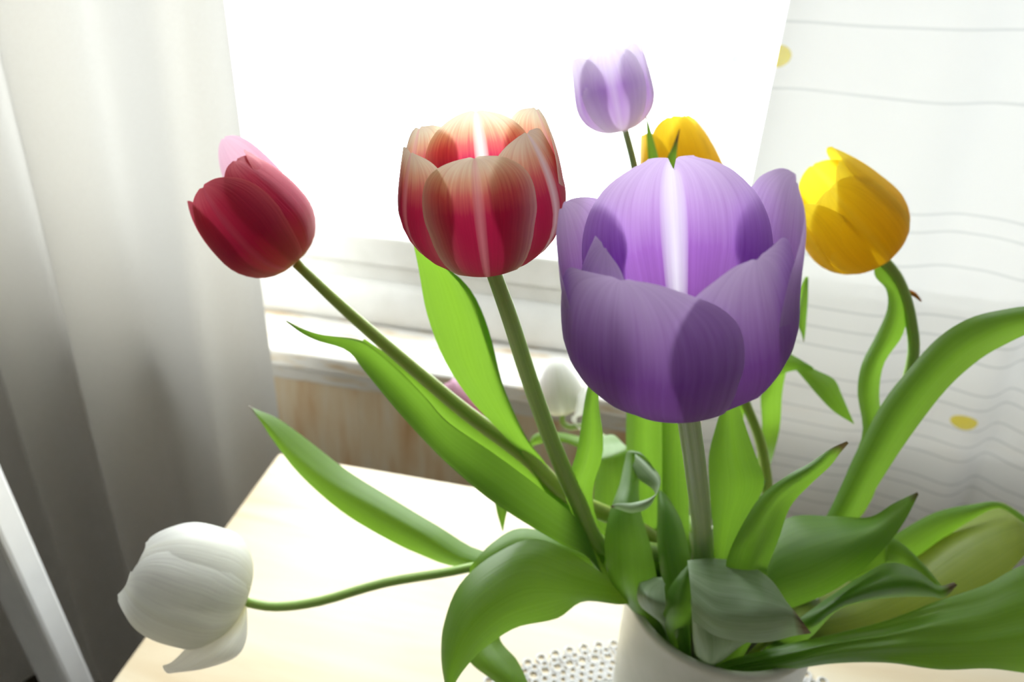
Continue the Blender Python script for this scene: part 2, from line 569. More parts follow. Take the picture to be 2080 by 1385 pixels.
# rounded bead along the bottom of the frame
prof = [(0.866, 0.755), (0.850, 0.757), (0.843, 0.765), (0.840, 0.778), (0.842, 0.795), (0.848, 0.808), (0.857, 0.815), (0.866, 0.818)]
link('drip_bead', grid_mesh('drip_bead', [[Vector((x, y, z)) for (y, z) in prof] for x in (WX0 - .019, WX1 + .019)]), WHITE_PAINT, win)
bm = bmesh.new()
bm_box(bm, WX0 - .02, WX1 + .02, 0.853, 0.895, 0.841, WZ0, 0.004)
bm_box(bm, WX0 - .02, WX1 + .02, 0.853, 0.895, WZ1, WZ1 + .02, 0.004)
bm_box(bm, WX0 - .02, WX0, 0.853, 0.895, WZ0, WZ1, 0.004)
bm_box(bm, WX1, WX1 + .02, 0.853, 0.895, WZ0, WZ1, 0.004)
me = bpy.data.meshes.new('sash'); bm.to_mesh(me); bm.free()
link('sash', me, WHITE_PAINT, win, False)
box('pane', WX0, WX1, 0.874, 0.876, WZ0, WZ1, glass_mat(), win)
# sill board with peeling paint, its apron moulding, and the worn panel below
struct(box('trim_1', WX0 - .1, WX1 + .1, 0.757, 0.862, 0.732, 0.758, PEEL, None, 0.005, 3))
struct(box('trim_2', WX0 - .09, WX1 + .09, 0.776, 0.816, 0.716, 0.732, WHITE_PAINT, None, 0.005, 3))
struct(box('trim_4', WX0 - .085, WX1 + .085, 0.790, 0.816, 0.690, 0.716, PEEL, None, 0.003, 2))
panel = empty('trim_3', (0, 0.805, 0.0)); struct(panel)
x = WX0 - .08
k = 0
random.seed(5)
while x < WX1 + .08:
    w = 0.118 + random.uniform(-.006, .006)
    box('panel_board', x + .0001, min(x + w, WX1 + .08) - .0001, 0.800 + random.uniform(0, .0004), 0.818, 0.10, 0.706, WORN, panel, 0.0006, 1)
    x += w
struct(box('baseboard_front', RX0, RX1, 0.79, 0.8155, 0, 0.10, WHITE_PAINT, None, 0.004))

# ------------------------------------------------------------------ curtains
def curtain(name, path_x0, path_x1, y0, amp, zt, zb, mat, folds, seed, ns=260, nz=60, edge_amp=1.0, lean=0.0):
    rng = random.Random(seed)
    ph = [rng.uniform(0, 6.28) for _ in range(6)]
    rows, uvs = [], []
    L = path_x1 - path_x0
    for i in range(nz + 1):
        z = zb + (zt - zb) * i / nz
        row, uvr = [], []
        for j in range(ns + 1):
            s = j / ns
            warp = s + 0.022 * math.sin(2 * math.pi * s * 2.3 + ph[0]) + 0.010 * math.sin(z * 2.2 + ph[1] + 5 * s)
            a = 2 * math.pi * folds * warp
            f = math.sin(a) + 0.28 * math.sin(2 * a + ph[2] + 0.8 * z) + 0.25 * math.sin(0.43 * a + ph[3])
            k = amp * (0.65 + 0.35 * math.sin(a * 0.31 + ph[4])) * (1.0 + 0.12 * math.sin(3 * z + ph[5]))
            y = y0 + k * f * min(1.0, s * 14 + edge_amp)
            x = path_x0 + L * s + 0.35 * k * math.cos(a) * min(1.0, s * 14) + lean * (z - 0.9) * (1 - s)
            row.append(Vector((x, y, z)))
            uvr.append((abs(L) * s, z))
        rows.append(row); uvs.append(uvr)
    return link(name, grid_mesh(name, rows, uvs), mat)


CLOTH = curtain_plain()
PRINT = curtain_print()


def net_cloth():
    m, nt, out = new_mat('sheer_net_cloth')
    tc = N(nt, 'ShaderNodeTexCoord')
    ns = N(nt, 'ShaderNodeTexNoise', i_Scale=55.0, i_Detail=1.0)
    nt.links.new(tc.outputs['UV'], ns.inputs['Vector'])
    r = ramp(nt, [(0.66, (0.84, 0.85, 0.86)), (0.72, (0.42, 0.45, 0.45))])
    nt.links.new(ns.outputs[0], r.inputs[0])
    d = N(nt, 'ShaderNodeBsdfDiffuse'); t = N(nt, 'ShaderNodeBsdfTranslucent')
    nt.links.new(r.outputs[0], d.inputs[0]); nt.links.new(r.outputs[0], t.inputs[0])
    mx = N(nt, 'ShaderNodeMixShader', i_0=0.16)
    nt.links.new(d.outputs[0], mx.inputs[1]); nt.links.new(t.outputs[0], mx.inputs[2])
    nt.links.new(mx.outputs[0], out.inputs[0])
    return m


NET = net_cloth()
c1 = curtain('curtain', -0.405, -1.55, 0.700, 0.036, 2.30, 0.045, CLOTH, 9.6, 3, 340, 60)
tag(c1, 'plain white floor-length curtain hanging in deep folds beside the white chair', 'curtain')
c2 = curtain('curtain', 0.085, 1.10, 0.712, 0.014, 2.30, 0.045, PRINT, 7.2, 11, 320, 60)
tag(c2, 'thin white curtain printed with fine grey wavy lines and yellow spots', 'curtain')
c3 = curtain('net_curtain', 0.028, 0.075, 0.772, 0.004, 2.30, 0.80, NET, 1.2, 7, 40, 30)
tag(c3, 'narrow sheer net strip hanging at the window behind the spotted curtain', 'curtain')

# ------------------------------------------------------------------ table
TZ = 0.75
TX0, TX1, TY0, TY1 = -0.342, 0.86, -0.22, 0.583
table = empty('dining_table', ((TX0 + TX1) / 2, (TY0 + TY1) / 2, 0))
tag(table, 'pale birch wood dining table carrying the vase of tulips', 'table')
box('table_top', TX0, TX1, TY0, TY1, TZ - 0.024, TZ, BIRCH, table, 0.003, 3)
for (lx, ly) in ((TX0 + .07, TY0 + .06), (TX1 - .07, TY0 + .06), (TX0 + .07, TY1 - .06), (TX1 - .07, TY1 - .06)):
    box('leg', lx - .025, lx + .025, ly - .025, ly + .025, 0, TZ - 0.024, BIRCH, table, 0.003)
for (a, b, c, d) in ((TX0 + .095, TX1 - .095, TY0 + .05, TY0 + .07), (TX0 + .095, TX1 - .095, TY1 - .07, TY1 - .05),
                     (TX0 + .06, TX0 + .08, TY0 + .085, TY1 - .085), (TX1 - .08, TX1 - .06, TY0 + .085, TY1 - .085)):
    box('apron', a, b, c, d, TZ - 0.10, TZ - 0.024, BIRCH, table)

# ------------------------------------------------------------------ chair
chair = empty('dining_chair', (-0.30, 0.19, 0))
tag(chair, 'white painted wooden chair at the end of the table', 'chair')


def bar(name, a, b, w, h, side, parent, mat, bevel=0.004):
    """square bar from a to b, w along 'side', h across"""
    a, b, side = Vector(a), Vector(b), Vector(side).normalized()
    ax = (b - a)
    L = ax.length
    ax.normalize()
    side = (side - ax * side.dot(ax)).normalized()
    n = ax.cross(side)
    bm = bmesh.new()
    bm_box(bm, -w / 2, w / 2, -h / 2, h / 2, 0, L, bevel)
    M = Matrix((side, n, ax)).transposed().to_4x4()
    M.translation = a
    bm.transform(M)
    me = bpy.data.meshes.new(name); bm.to_mesh(me); bm.free()
    return link(name, me, mat, parent, False)


CY0, CY1 = 0.02, 0.385
for cy in (CY0, CY1):
    bar('back_post', (-0.470, cy, 0.0), (-0.470, cy, 0.46), 0.034, 0.026, (1, 0, 0), chair, CHAIR_WHITE)
    bar('back_post', (-0.470, cy, 0.455), (-0.484, cy - (0.010 if cy == CY1 else -0.010), 0.93), 0.034, 0.026, (1, 0, 0), chair, CHAIR_WHITE)
    bar('leg', (-0.13, cy, 0.0), (-0.13, cy, 0.445), 0.034, 0.034, (1, 0, 0), chair, CHAIR_WHITE)
    bar('stretcher', (-0.455, cy, 0.18), (-0.145, cy, 0.18), 0.02, 0.02, (0, 1, 0), chair, CHAIR_WHITE)
for z in (0.54, 0.89):
    bar('back_slat', (-0.478, CY0 + .012, z), (-0.478, CY1 - .014, z), 0.016, 0.055, (1, 0, 0), chair, CHAIR_WHITE)
box('seat', -0.455, -0.11, CY0 - .02, CY1 + .02, 0.44, 0.462, CHAIR_WHITE, chair, 0.006, 2)

# ------------------------------------------------------------------ lace doily
DC = Vector((0.107, 0.262))
doily = empty('doily', (DC.x, DC.y, TZ))
tag(doily, 'round white cotton doily with a lace edge under the vase', 'doily')
bm = bmesh.new()
RXD, RYD = 0.186, 0.150
rings = 30
seg = 96
prev = None
for i in range(rings + 1):
    r = i / rings
    cur = []
    for k in range(seg):
        a = 2 * math.pi * k / seg
        z = TZ + 0.0008 + 0.0004 * math.sin(a * 12) * r
        cur.append(bm.verts.new((DC.x + RXD * r * math.cos(a), DC.y + RYD * r * math.sin(a), z)) if i else None)
    if i == 0:
        cvert = bm.verts.new((DC.x, DC.y, TZ + 0.0008))
    elif i == 1:
        for k in range(seg): bm.faces.new((cvert, cur[k], cur[(k + 1) % seg]))
    else:
        for k in range(seg): bm.faces.new((prev[k], cur[k], cur[(k + 1) % seg], prev[(k + 1) % seg]))
    prev = cur
me = bpy.data.meshes.new('cloth'); bm.to_mesh(me); bm.free()
link('cloth', me, LACE, doily)
# lace border: three rows of little crocheted rings
bm = bmesh.new()
for row, (rr, cnt, rad) in enumerate(((1.02, 150, 0.0030), (1.055, 150, 0.0030), (1.09, 150, 0.0031), (1.13, 120, 0.0040), (1.165, 150, 0.0030), (1.20, 110, 0.0036))):
    for k in range(cnt):
        a = 2 * math.pi * (k + 0.5 * (row % 2)) / cnt
        cx, cy = DC.x + RXD * rr * math.cos(a), DC.y + RYD * rr * math.sin(a)
        S, T = 12, 5
        vs_ = []
        for s in range(S):
            b = 2 * math.pi * s / S
            ring = []
            for t in range(T):
                c = 2 * math.pi * t / T
                q = rad + 0.0011 * math.cos(c)
                ring.append(bm.verts.new((cx + q * math.cos(b), cy + q * math.sin(b), TZ + 0.0011 + 0.0010 * math.sin(c))))
            vs_.append(ring)
        for s in range(S):
            for t in range(T):
                bm.faces.new((vs_[s][t], vs_[(s + 1) % S][t], vs_[(s + 1) % S][(t + 1) % T], vs_[s][(t + 1) % T]))
me = bpy.data.meshes.new('lace_edge'); bm.to_mesh(me); bm.free()
link('lace_edge', me, LACE, doily)

# ------------------------------------------------------------------ vase
RIM = P(1470, 1203, 0.452)
VZ = RIM.z
VR = 0.0555
vase = empty('vase', (RIM.x, RIM.y, TZ))
tag(vase, 'round off-white ceramic vase holding the tulips on the doily', 'vase')
h = VZ - TZ
prof = [(0.0, 0.002), (0.040, 0.002), (0.046, 0.004), (0.0495, 0.012), (0.052, 0.05), (0.054, 0.11), (VR - .0012, h - .012), (VR - .0004, h - .006),
        (VR, h - .003), (VR - .0006, h - .0008), (VR - .0022, h), (VR - .0042, h - .0008), (VR - .0052, h - .003), (VR - .0058, h - .012), (0.048, 0.11), (0.046, 0.05), (0.043, 0.014), (0.0, 0.012)]
me = lathe_mesh('body', prof, 72)
o = link('body', me, CERAMIC, vase)
o.location = (0, 0, 0)
me = lathe_mesh('inner_wall', [(VR - .0056, h - .006), (VR - .0066, h - .012), (0.0472, 0.11), (0.0452, 0.05), (0.042, 0.016), (0.0, 0.0145)], 64)
o = link('inner_wall', me, CERAMIC, vase); o.location = (0, 0, 0)
band = lathe_mesh('foot_ring', [(0.036, 0.0), (0.044, 0.0), (0.0455, 0.002), (0.044, 0.005), (0.036, 0.005)], 64)
o = link('foot_ring', band, CERAMIC, vase); o.location = (0, 0, 0)


# ------------------------------------------------------------------ tulip builders
def leaf(parent, stations, mat, dry=0.0, n=36, m=12, name='leaf', sharp=0.0, wave=0.0, seed=0, root=True, ridge=0.0):
    """blade lofted through stations from base to tip: (edge, middle, edge) points given as pixel + depth"""
    E1, MM, E2 = [], [], []
    s = stations[0]
    q = P(*s[1]) if isinstance(s[0], tuple) else P((s[0] + s[2]) / 2, (s[1] + s[3]) / 2, s[4])
    if root and (q - RIM).length < 0.2:
        wv = (P(*s[2]) - P(*s[0])) if isinstance(s[0], tuple) else (P(s[2], s[3], s[4]) - P(s[0], s[1], s[4]))
        dq = Vector((q.x - RIM.x, q.y - RIM.y, 0))
        far = dq.length > 0.05
        if dq.length > 0.040: dq = dq.normalized() * 0.040
        q = Vector((RIM.x + dq.x * 0.7, RIM.y + dq.y * 0.7, RIM.z - 0.04))
        wv = wv.normalized() * 0.004
        E1.append(q - wv); MM.append(q); E2.append(q + wv)
        if far:                      # cross over the rim, not through the wall
            q2 = RIM + dq.normalized() * 0.047 + Vector((0, 0, 0.008))
            E1.append(q2 - wv * 1.3); MM.append(q2); E2.append(q2 + wv * 1.3)
    for s in stations:
        if isinstance(s[0], tuple):
            a, b, c = (P(*q) for q in s)
        else:
            x1, y1, x2, y2, d = s[:5]
            dd = s[5] if len(s) > 5 else 0.0
            b_ = s[6] if len(s) > 6 else 0.0
            a, c = P(x1, y1, d - dd / 2), P(x2, y2, d + dd / 2)
            b = P((x1 + x2) / 2, (y1 + y2) / 2, d - b_)
        E1.append(a); MM.append(b); E2.append(c)
    rows, at = [], []
    for i in range(n + 1):
        t = i / n
        a, b, c = catmull(E1, t), catmull(MM, t), catmull(E2, t)
        row, ar = [], []
        for j in range(m + 1):
            s = j / m
            q = a * ((1 - s) * (1 - 2 * s)) + b * (4 * s * (1 - s)) + c * (s * (2 * s - 1))
            if sharp:
                l = a.lerp(b, s * 2) if s < .5 else b.lerp(c, s * 2 - 1)
                q = q.lerp(l, sharp)
            if wave:
                wv = noise.noise(Vector((t * 4 + seed * 7.1, s * 5, seed * 3.3)))
                q = q + (CAM - q).normalized() * wave * wv
            if ridge:
                q = q + (CAM - q).normalized() * ridge * math.sin(s * 20 + 1.3 * math.sin(t * 3)) * (1 - s * 0.6) * min(1, t * 3)
            row.append(q)
            dv = 0.0
            if dry:
                dv = min(1, max(0, (t - (1 - dry)) / max(dry * .6, 1e-3) + 0.25 * noise.noise(Vector((s * 6, t * 20, seed + 1.7)))))
            ar.append(dv)
        rows.append(row); at.append(ar)
    return link(name, grid_mesh(name, rows, None, at), mat, parent)


def stem(parent, pts, widths_px, mat, ang, r=0.030):
    """pts: (px, py, depth) of the part above the vase; it dips into the vase at angle ang, radius r"""
    ps = [P(*p) for p in pts]
    a = math.radians(ang)
    ps.append(RIM + Vector((r * math.cos(a), r * math.sin(a), 0.012)))
    ps.append(RIM + Vector((0.6 * r * math.cos(a), 0.6 * r * math.sin(a), -0.06)))
    ps.append(Vector((RIM.x + 0.3 * r * math.cos(a), RIM.y + 0.3 * r * math.sin(a), TZ + 0.035)))
    rad = [0.5 * w / FPX * p[2] for w, p in zip(widths_px, (pts[0], pts[len(pts) // 2], pts[-1]))]
    return link('stem', tube_mesh('stem', ps, rad), mat, parent)


def petal(parent, B, axis, front, right, H, R, mat, az, ln=1.0, wid=0.8, rt=0.7, off=0.0, curl=0.0, k=1.0, tip=2.3, rib=0.0, wave=0.0, seed=0, lean=0.0, zb=0.36, twist=0.0, vmax=0.5, fold=0.0, point=0.0, tw=0.08, notch=0.012, big=0.0, pe=1.7, n=30, m=18):
    rows = []
    az = math.radians(az)
    for i in range(n + 1):
        t = i / n
        v = 1 - (1 - t) ** 1.6 if t > 0 else 0
        Hl = H * ln
        if v < 0.4:
            th = math.pi / 2 * v / 0.4
            r = R * (0.10 + 0.90 * math.sin(th))
            z = H * zb * (1 - math.cos(th))
        else:
            q = (v - 0.4) / 0.6
            r = R * (1 - (1 - rt) * q ** pe)
            z = H * zb + (Hl - H * zb) * q
        r += curl * R * max(0, (v - 0.7) / 0.3) ** 2
        if v < vmax:
            w = R * wid * (0.16 + 0.84 * math.sin(math.pi / 2 * (v / vmax)) ** 0.9)
        else:
            w = R * wid * max(0.0, 1 - ((v - vmax) / (1 - vmax)) ** tip) ** 0.55
            if point: w *= 1 - point * max(0, (v - .8) / .2)
            w = max(w, R * wid * tw * (1 - point))
        row = []
        for j in range(m + 1):
            u = 2 * j / m - 1
            rc = max(k * r, 0.12 * R)
            a = u * min(w / rc, 1.5)
            rad = r - rc + rc * math.cos(a) + off * R
            tan = rc * math.sin(a)
            rad += -rib * R * math.exp(-(u / 0.10) ** 2) * math.sin(math.pi * min(1, v * 1.0)) ** 0.5
            if fold: rad += fold * R * max(0.0, abs(u) - 0.6) * v
            if wave:
                ur = tan / R
                g = noise.noise(Vector((ur * 2.0 + seed * 5.3, v * 1.6, seed)))
                g2 = noise.noise(Vector((ur * 5 + seed, v * 5, seed * 2.1)))
                rad += wave * R * (g * v + 0.35 * g2 * v * abs(u))
                dz = wave * R * 0.7 * noise.noise(Vector((ur * 2.5 + seed, seed * 1.3, 0))) * v
            else:
                dz = 0
            dz += -notch * H * math.exp(-(u / 0.5) ** 2) * max(0, (v - 0.86) / 0.14) ** 3
            dz += -big * H * math.exp(-((u + 0.08) / 0.10) ** 2) * max(0, (v - 0.80) / 0.2) ** 2
            aa = az + twist * v
            dirv = front * math.cos(aa) + right * math.sin(aa)
            tanv = -front * math.sin(aa) + right * math.cos(aa)
            row.append(B + axis * (z + dz) + dirv * (rad + lean * R * v * v) + tanv * tan)
        rows.append(row)
    uvs = [[(j / m, 1 - (1 - i / n) ** 1.6) for j in range(m + 1)] for i in range(n + 1)]
    return link('petal', grid_mesh('petal', rows, uvs), mat, parent)


def head(parent, base, top, R, mat, petals, stamens=False):
    B, T = P(*base), P(*top)
    axis = T - B
    H = axis.length
    axis.normalize()
    toc = (CAM - B).normalized()
    front = (toc - axis * toc.dot(axis)).normalized()
    right = axis.cross(front)
    for i, kw in enumerate(petals):
        kw = dict(kw)
        kw.setdefault('seed', i + 1.37)
        petal(parent, B, axis, front, right, H, R, kw.pop('mat', mat), **kw)
    return B, axis, front, right, H


def tulip(label):
    o = empty('tulip', (RIM.x, RIM.y, TZ + 0.03))
    tag(o, label, 'tulip')
    return o


# ------------------------------------------------------------------ the tulips
# large purple tulip
t = tulip('large wide-open purple tulip with white rib inside its back petal')
head(t, (1384, 776, 0.245), (1368, 440, 0.209), 0.0328, PURPLE, [
    dict(az=180, ln=1.08, wid=1.02, rt=0.86, off=-0.06, k=1.0, rib=0.04, zb=0.46, wave=0.05, tip=2.8, mat=PURPLE_RIB, big=0.07, tw=0.2),
    dict(az=-106, ln=1.02, wid=0.80, rt=0.98, off=0.0, k=0.95, zb=0.46, wave=0.06),
    dict(az=98, ln=1.10, wid=0.86, rt=1.02, off=0.02, k=0.95, zb=0.46, wave=0.06, curl=-0.08),
    dict(az=-68, ln=0.97, wid=0.62, rt=0.70, off=-0.10, k=0.9, zb=0.46, wave=0.08),
    dict(az=44, ln=0.99, wid=0.86, rt=0.82, off=0.02, k=0.95, zb=0.46, wave=0.06, rib=-0.02),
    dict(az=-28, ln=0.98, wid=1.02, rt=0.80, off=0.06, k=1.0, zb=0.46, wave=0.04, rib=0.015),
])
stem(t, [(1388, 782, 0.246), (1410, 930, 0.295), (1423, 1040, 0.36), (1430, 1125, 0.42)], (47, 46, 42), STEM_GREY, 250, 0.022)
leaf(t, [(1450, 1180, 1490, 1170, .425, 0, .002), (1450, 1130, 1488, 1122, .42, 0, .004), (1447, 1058, 1516, 1055, .405, .0, .008), (1441, 990, 1552, 985, .395, 0, .010),
         (1440, 925, 1535, 925, .39, 0, .008), (1455, 863, 1512, 858, .385, 0, .005), (1470, 822, 1500, 815, .38, 0, .002), (1492, 806, 1503, 802, .378, 0, 0)], LEAF_GREEN, 0.05)
leaf(t, [(1470, 1180, 1550, 1190, .40, 0, .004), (1478, 1130, 1560, 1150, .395, .01, .008), (1505, 1070, 1582, 1095, .385, .015, .012), (1545, 1008, 1605, 1030, .375, .015, .012),
         (1595, 968, 1645, 985, .365, .012, .010), (1645, 940, 1685, 948, .36, .008, .006), (1685, 912, 1705, 922, .357, .003, .002), (1720, 896, 1724, 900, .355, 0, 0)], LEAF_GREEN, 0.16)
# folded grey-green leaf over the rim
leaf(t, [((1415, 1332, .415), (1440, 1348, .410), (1462, 1345, .415)), ((1407, 1290, .398), (1440, 1322, .388), (1505, 1312, .395)),
         ((1405, 1210, .391), (1430, 1260, .383), (1545, 1290, .390))], LEAF_SILVER, 0.0, 16, 10)
leaf(t, [((1396, 1138, .402), (1402, 1190, .385), (1408, 1262, .383)), ((1450, 1134, .40), (1452, 1230, .376), (1455, 1292, .381)), ((1515, 1145, .395), (1515, 1240, .370), (1520, 1305, .380)),
         ((1565, 1176, .388), (1565, 1243, .368), (1570, 1302, .380)), ((1598, 1222, .380), (1604, 1246, .370), (1610, 1292, .378)), ((1614, 1240, .376), (1630, 1262, .372), (1648, 1286, .375))], LEAF_SILVER, 0.17, 30, 14, wave=0.0018, seed=4, root=False)

# red tulip with yellow edges
t = tulip('round red tulip with cream-yellow petal edges and white rib stripes')
head(t, (992, 537, 0.283), (964, 274, 0.260), 0.0288, REDYEL, [
    dict(az=176, ln=1.08, wid=0.80, rt=0.68, off=-0.05, zb=0.52, wave=0.04, rib=0.03, mat=REDYEL_RIB),
    dict(az=112, ln=1.10, wid=0.80, rt=0.82, off=0.0, zb=0.52, wave=0.05),
    dict(az=-118, ln=1.05, wid=0.80, rt=0.74, off=-0.02, zb=0.52, wave=0.05),
    dict(az=55, ln=1.06, wid=0.84, rt=0.68, off=0.02, zb=0.52, wave=0.04, rib=0.02, mat=REDYEL_RIB),
    dict(az=-64, ln=1.0, wid=0.80, rt=0.80, off=0.0, zb=0.52, wave=0.05, rib=0.02),
    dict(az=-2, ln=0.99, wid=0.68, rt=0.74, off=0.06, vmax=0.56, zb=0.52, wave=0.04, rib=-0.015, tip=2.8),
])
stem(t, [(996, 535, 0.284), (1037, 650, 0.30), (1077, 775, 0.335), (1124, 905, 0.375), (1170, 1010, 0.40), (1225, 1110, 0.425)], (31, 38, 40), STEM, 170, 0.034)
leaf(t, [((1140, 1040, .43), (1160, 1050, .432), (1180, 1050, .435)), ((1068, 935, .415), (1100, 960, .425), (1150, 1000, .43)), ((1015, 875, .40), (1058, 895, .41), (1100, 930, .42)), ((958, 815, .385), (1030, 835, .395), (1065, 885, .41)),
         ((905, 735, .37), (1000, 760, .38), (1020, 790, .39)), ((868, 640, .36), (978, 660, .365), (985, 690, .37)), ((850, 545, .352), (940, 575, .355), (955, 605, .36)),
         ((838, 490, .346), (880, 520, .348), (905, 545, .35)), ((825, 455, .342), (838, 470, .342), (850, 490, .344)), ((803, 420, .338), (804, 420, .338), (806, 422, .338))], LEAF_GREEN, 0.03, 44, 14)
leaf(t, [(1215, 1160, 1232, 1160, .435, 0, .003), (1190, 1110, 1230, 1132, .43, 0, .003), (1172, 1062, 1222, 1082, .42, .0, .005), (1156, 1028, 1206, 1032, .41, 0, .006), (1148, 992, 1206, 985, .40, 0, .006), (1168, 929, 1222, 932, .39, 0, .005),
         (1178, 880, 1225, 886, .385, 0, .005), (1189, 806, 1216, 815, .38, 0, .004), (1203, 752, 1222, 772, .378, 0, .002), (1224, 700, 1226, 702, .376, 0, 0)], LEAF_GREEN)

# red tulip leaning left
t = tulip('closed crimson tulip leaning over on a long olive stem towards the white curtain')
head(t, (600, 533, 0.368), (445, 362, 0.352), 0.0236, RED, [
    dict(az=150, ln=1.28, wid=0.70, rt=0.95, off=0.10, zb=0.42, pe=2.4, wave=0.05, mat=PINK, lean=0.15),
    dict(az=-150, ln=1.02, wid=0.80, rt=0.60, off=-0.05, zb=0.42, pe=2.4, wave=0.05),
    dict(az=85, ln=1.06, wid=0.86, rt=0.72, off=-0.02, zb=0.42, pe=2.4, wave=0.06),
    dict(az=-85, ln=1.03, wid=0.86, rt=0.70, off=0.02, zb=0.42, pe=2.4, wave=0.05),
    dict(az=40, ln=1.03, wid=0.90, rt=0.66, off=0.03, zb=0.42, pe=2.4, wave=0.05, rib=-0.02),
    dict(az=-25, ln=1.02, wid=0.95, rt=0.68, off=0.07, zb=0.42, pe=2.4, wave=0.05, rib=-0.03),
])
stem(t, [(601, 534, 0.369), (703, 630, 0.378), (825, 736, 0.39), (946, 837, 0.405), (1067, 926, 0.42), (1160, 1010, 0.434)], (20, 36, 38), STEM_OLIVE, 160, 0.040)
leaf(t, [((1240, 1190, .43), (1240, 1180, .428), (1255, 1165, .445)), ((1185, 1072, .405), (1190, 1128, .41), (1188, 1070, .425)), ((1136, 1022, .392), (1136, 1103, .398), (1132, 1022, .412)), ((1019, 932, .378), (1009, 1025, .386), (1016, 930, .394)), ((913, 863, .368), (920, 952, .376), (914, 860, .382)),
         ((864, 810, .362), (860, 893, .37), (866, 808, .374)), ((803, 749, .358), (803, 830, .364), (808, 748, .368)), ((750, 705, .356), (743, 757, .360), (756, 704, .364)), ((712, 690, .355), (705, 712, .356), (722, 688, .362)), ((650, 680, .353), (645, 692, .354), (655, 680, .356)), ((612, 668, .350), (612, 676, .350), (614, 667, .352)), ((581, 652, .347), (581, 653, .347), (582, 651, .347))], LEAF_GREEN, 0.0, 50, 14, sharp=0.7)
leaf(t, [(1185, 1100, 1205, 1060, .442, 0, 0), (1100, 1015, 1118, 952, .433, 0, .004), (1000, 940, 1012, 876, .421, 0, .004), (905, 870, 932, 828, .409, 0, .004), (842, 805, 872, 778, .401, 0, .003), (782, 750, 812, 736, .394, 0, .002), (728, 702, 740, 688, .388, 0, 0)], LEAF_GREEN)

# white tulip lying over the table edge
t = tulip('white tulip hanging sideways with one petal dropped below it')
head(t, (497, 1214, 0.425), (262, 1148, 0.402), 0.0298, WHITE, [
    dict(az=178, ln=0.93, wid=1.0, rt=0.42, off=-0.05, tip=3.6, tw=0.25, pe=3.4, wave=0.04),
    dict(az=-88, ln=0.92, wid=1.05, rt=0.48, off=-0.03, tip=3.6, tw=0.25, pe=3.4, wave=0.05, notch=0),
    dict(az=100, ln=0.92, wid=1.05, rt=0.42, off=0.03, tip=3.6, tw=0.25, pe=3.4, wave=0.05, notch=0),
    dict(az=38, ln=0.96, wid=1.10, rt=0.40, off=0.05, tip=3.6, tw=0.25, pe=3.4, wave=0.06, notch=0, rib=-0.01),
    dict(az=-38, ln=0.99, wid=1.12, rt=0.46, off=0.08, tip=3.6, tw=0.25, pe=3.4, wave=0.06, notch=0, rib=-0.01),
])
leaf(t, [((490, 1228, .424), (495, 1230, .422), (500, 1228, .424)), ((445, 1262, .418), (484, 1275, .410), (502, 1250, .42)), ((412, 1288, .412), (450, 1315, .398), (500, 1300, .412)), ((386, 1308, .408), (420, 1338, .394), (478, 1335, .404)),
         ((352, 1342, .402), (380, 1358, .394), (415, 1358, .398)), ((330, 1352, .398), (334, 1362, .396), (342, 1368, .397))], WHITE, 0, 24, 12, name='petal', root=False)
stem(t, [(494, 1222, 0.425), (560, 1232, 0.428), (650, 1221, 0.432), (780, 1184, 0.44), (920, 1160, 0.45), (1080, 1125, 0.46), (1200, 1095, 0.472), (1275, 1095, 0.478)], (19, 19, 26), STEM, 130, 0.040)
leaf(t, [((1255, 1115, .465), (1258, 1122, .465), (1260, 1130, .465)), ((1130, 1128, .467), (1130, 1138, .467), (1122, 1145, .467)), ((985, 1120, .468), (960, 1142, .458), (940, 1152, .466)), ((890, 1068, .47), (860, 1087, .456), (850, 1125, .462)), ((790, 1008, .47), (762, 1032, .455), (770, 1086, .458)), ((705, 955, .468), (672, 982, .454), (690, 1036, .456)),
         ((625, 893, .464), (594, 922, .452), (610, 965, .454)), ((565, 850, .458), (550, 872, .450), (555, 895, .452)), ((525, 833, .452), (524, 842, .449), (532, 860, .449)), ((505, 823, .448), (505, 824, .447), (507, 827, .447))], LEAF_GREEN, 0.07, 44, 14, sharp=0.5)
# big arching leaf over the rim
leaf(t, [((1285, 1195, .445), (1290, 1210, .443), (1300, 1220, .445)), ((1240, 1175, .425), (1245, 1205, .415), (1262, 1228, .420)), ((1180, 1135, .410), (1165, 1195, .392), (1185, 1222, .405)), ((1090, 1094, .405), (1075, 1180, .380), (1132, 1256, .392)), ((1005, 1125, .395), (1000, 1215, .368), (1050, 1274, .380)),
         ((935, 1185, .384), (945, 1270, .360), (990, 1312, .372)), ((902, 1265, .374), (920, 1330, .357), (955, 1345, .364)), ((896, 1335, .366), (910, 1375, .357), (930, 1378, .360)), ((905, 1400, .360), (912, 1405, .358), (918, 1403, .358))], LEAF_GREEN, 0.0, 44, 16)
leaf(t, [(1240, 1190, 1260, 1180, .445, 0, 0), (1180, 1150, 1215, 1135, .445, 0, .004), (1110, 1130, 1150, 1095, .442, .01, .006), (1040, 1130, 1060, 1072, .437, .012, .006), (990, 1150, 1000, 1102, .430, .01, .004), (950, 1190, 955, 1150, .425, 0, 0)], LEAF_GREEN)
leaf(t, [(1080, 1180, 1110, 1175, .46, 0, .0), (1000, 1250, 1060, 1230, .45, 0, .004), (950, 1310, 1015, 1290, .44, 0, .006), (955, 1345, 1050, 1340, .43, 0, .008), (1005, 1385, 1070, 1380, .42, 0, .006), (1060, 1430, 1085, 1425, .41, 0, 0)], LEAF_GREEN, root=False)
leaf(t, [(1040, 980, 1070, 1000, .47, 0, 0), (1008, 1010, 1040, 1020, .465, 0, .004), (1008, 1035, 1030, 1040, .46, 0, .003), (1020, 1078, 1022, 1080, .455, 0, 0)], LEAF_GREEN)

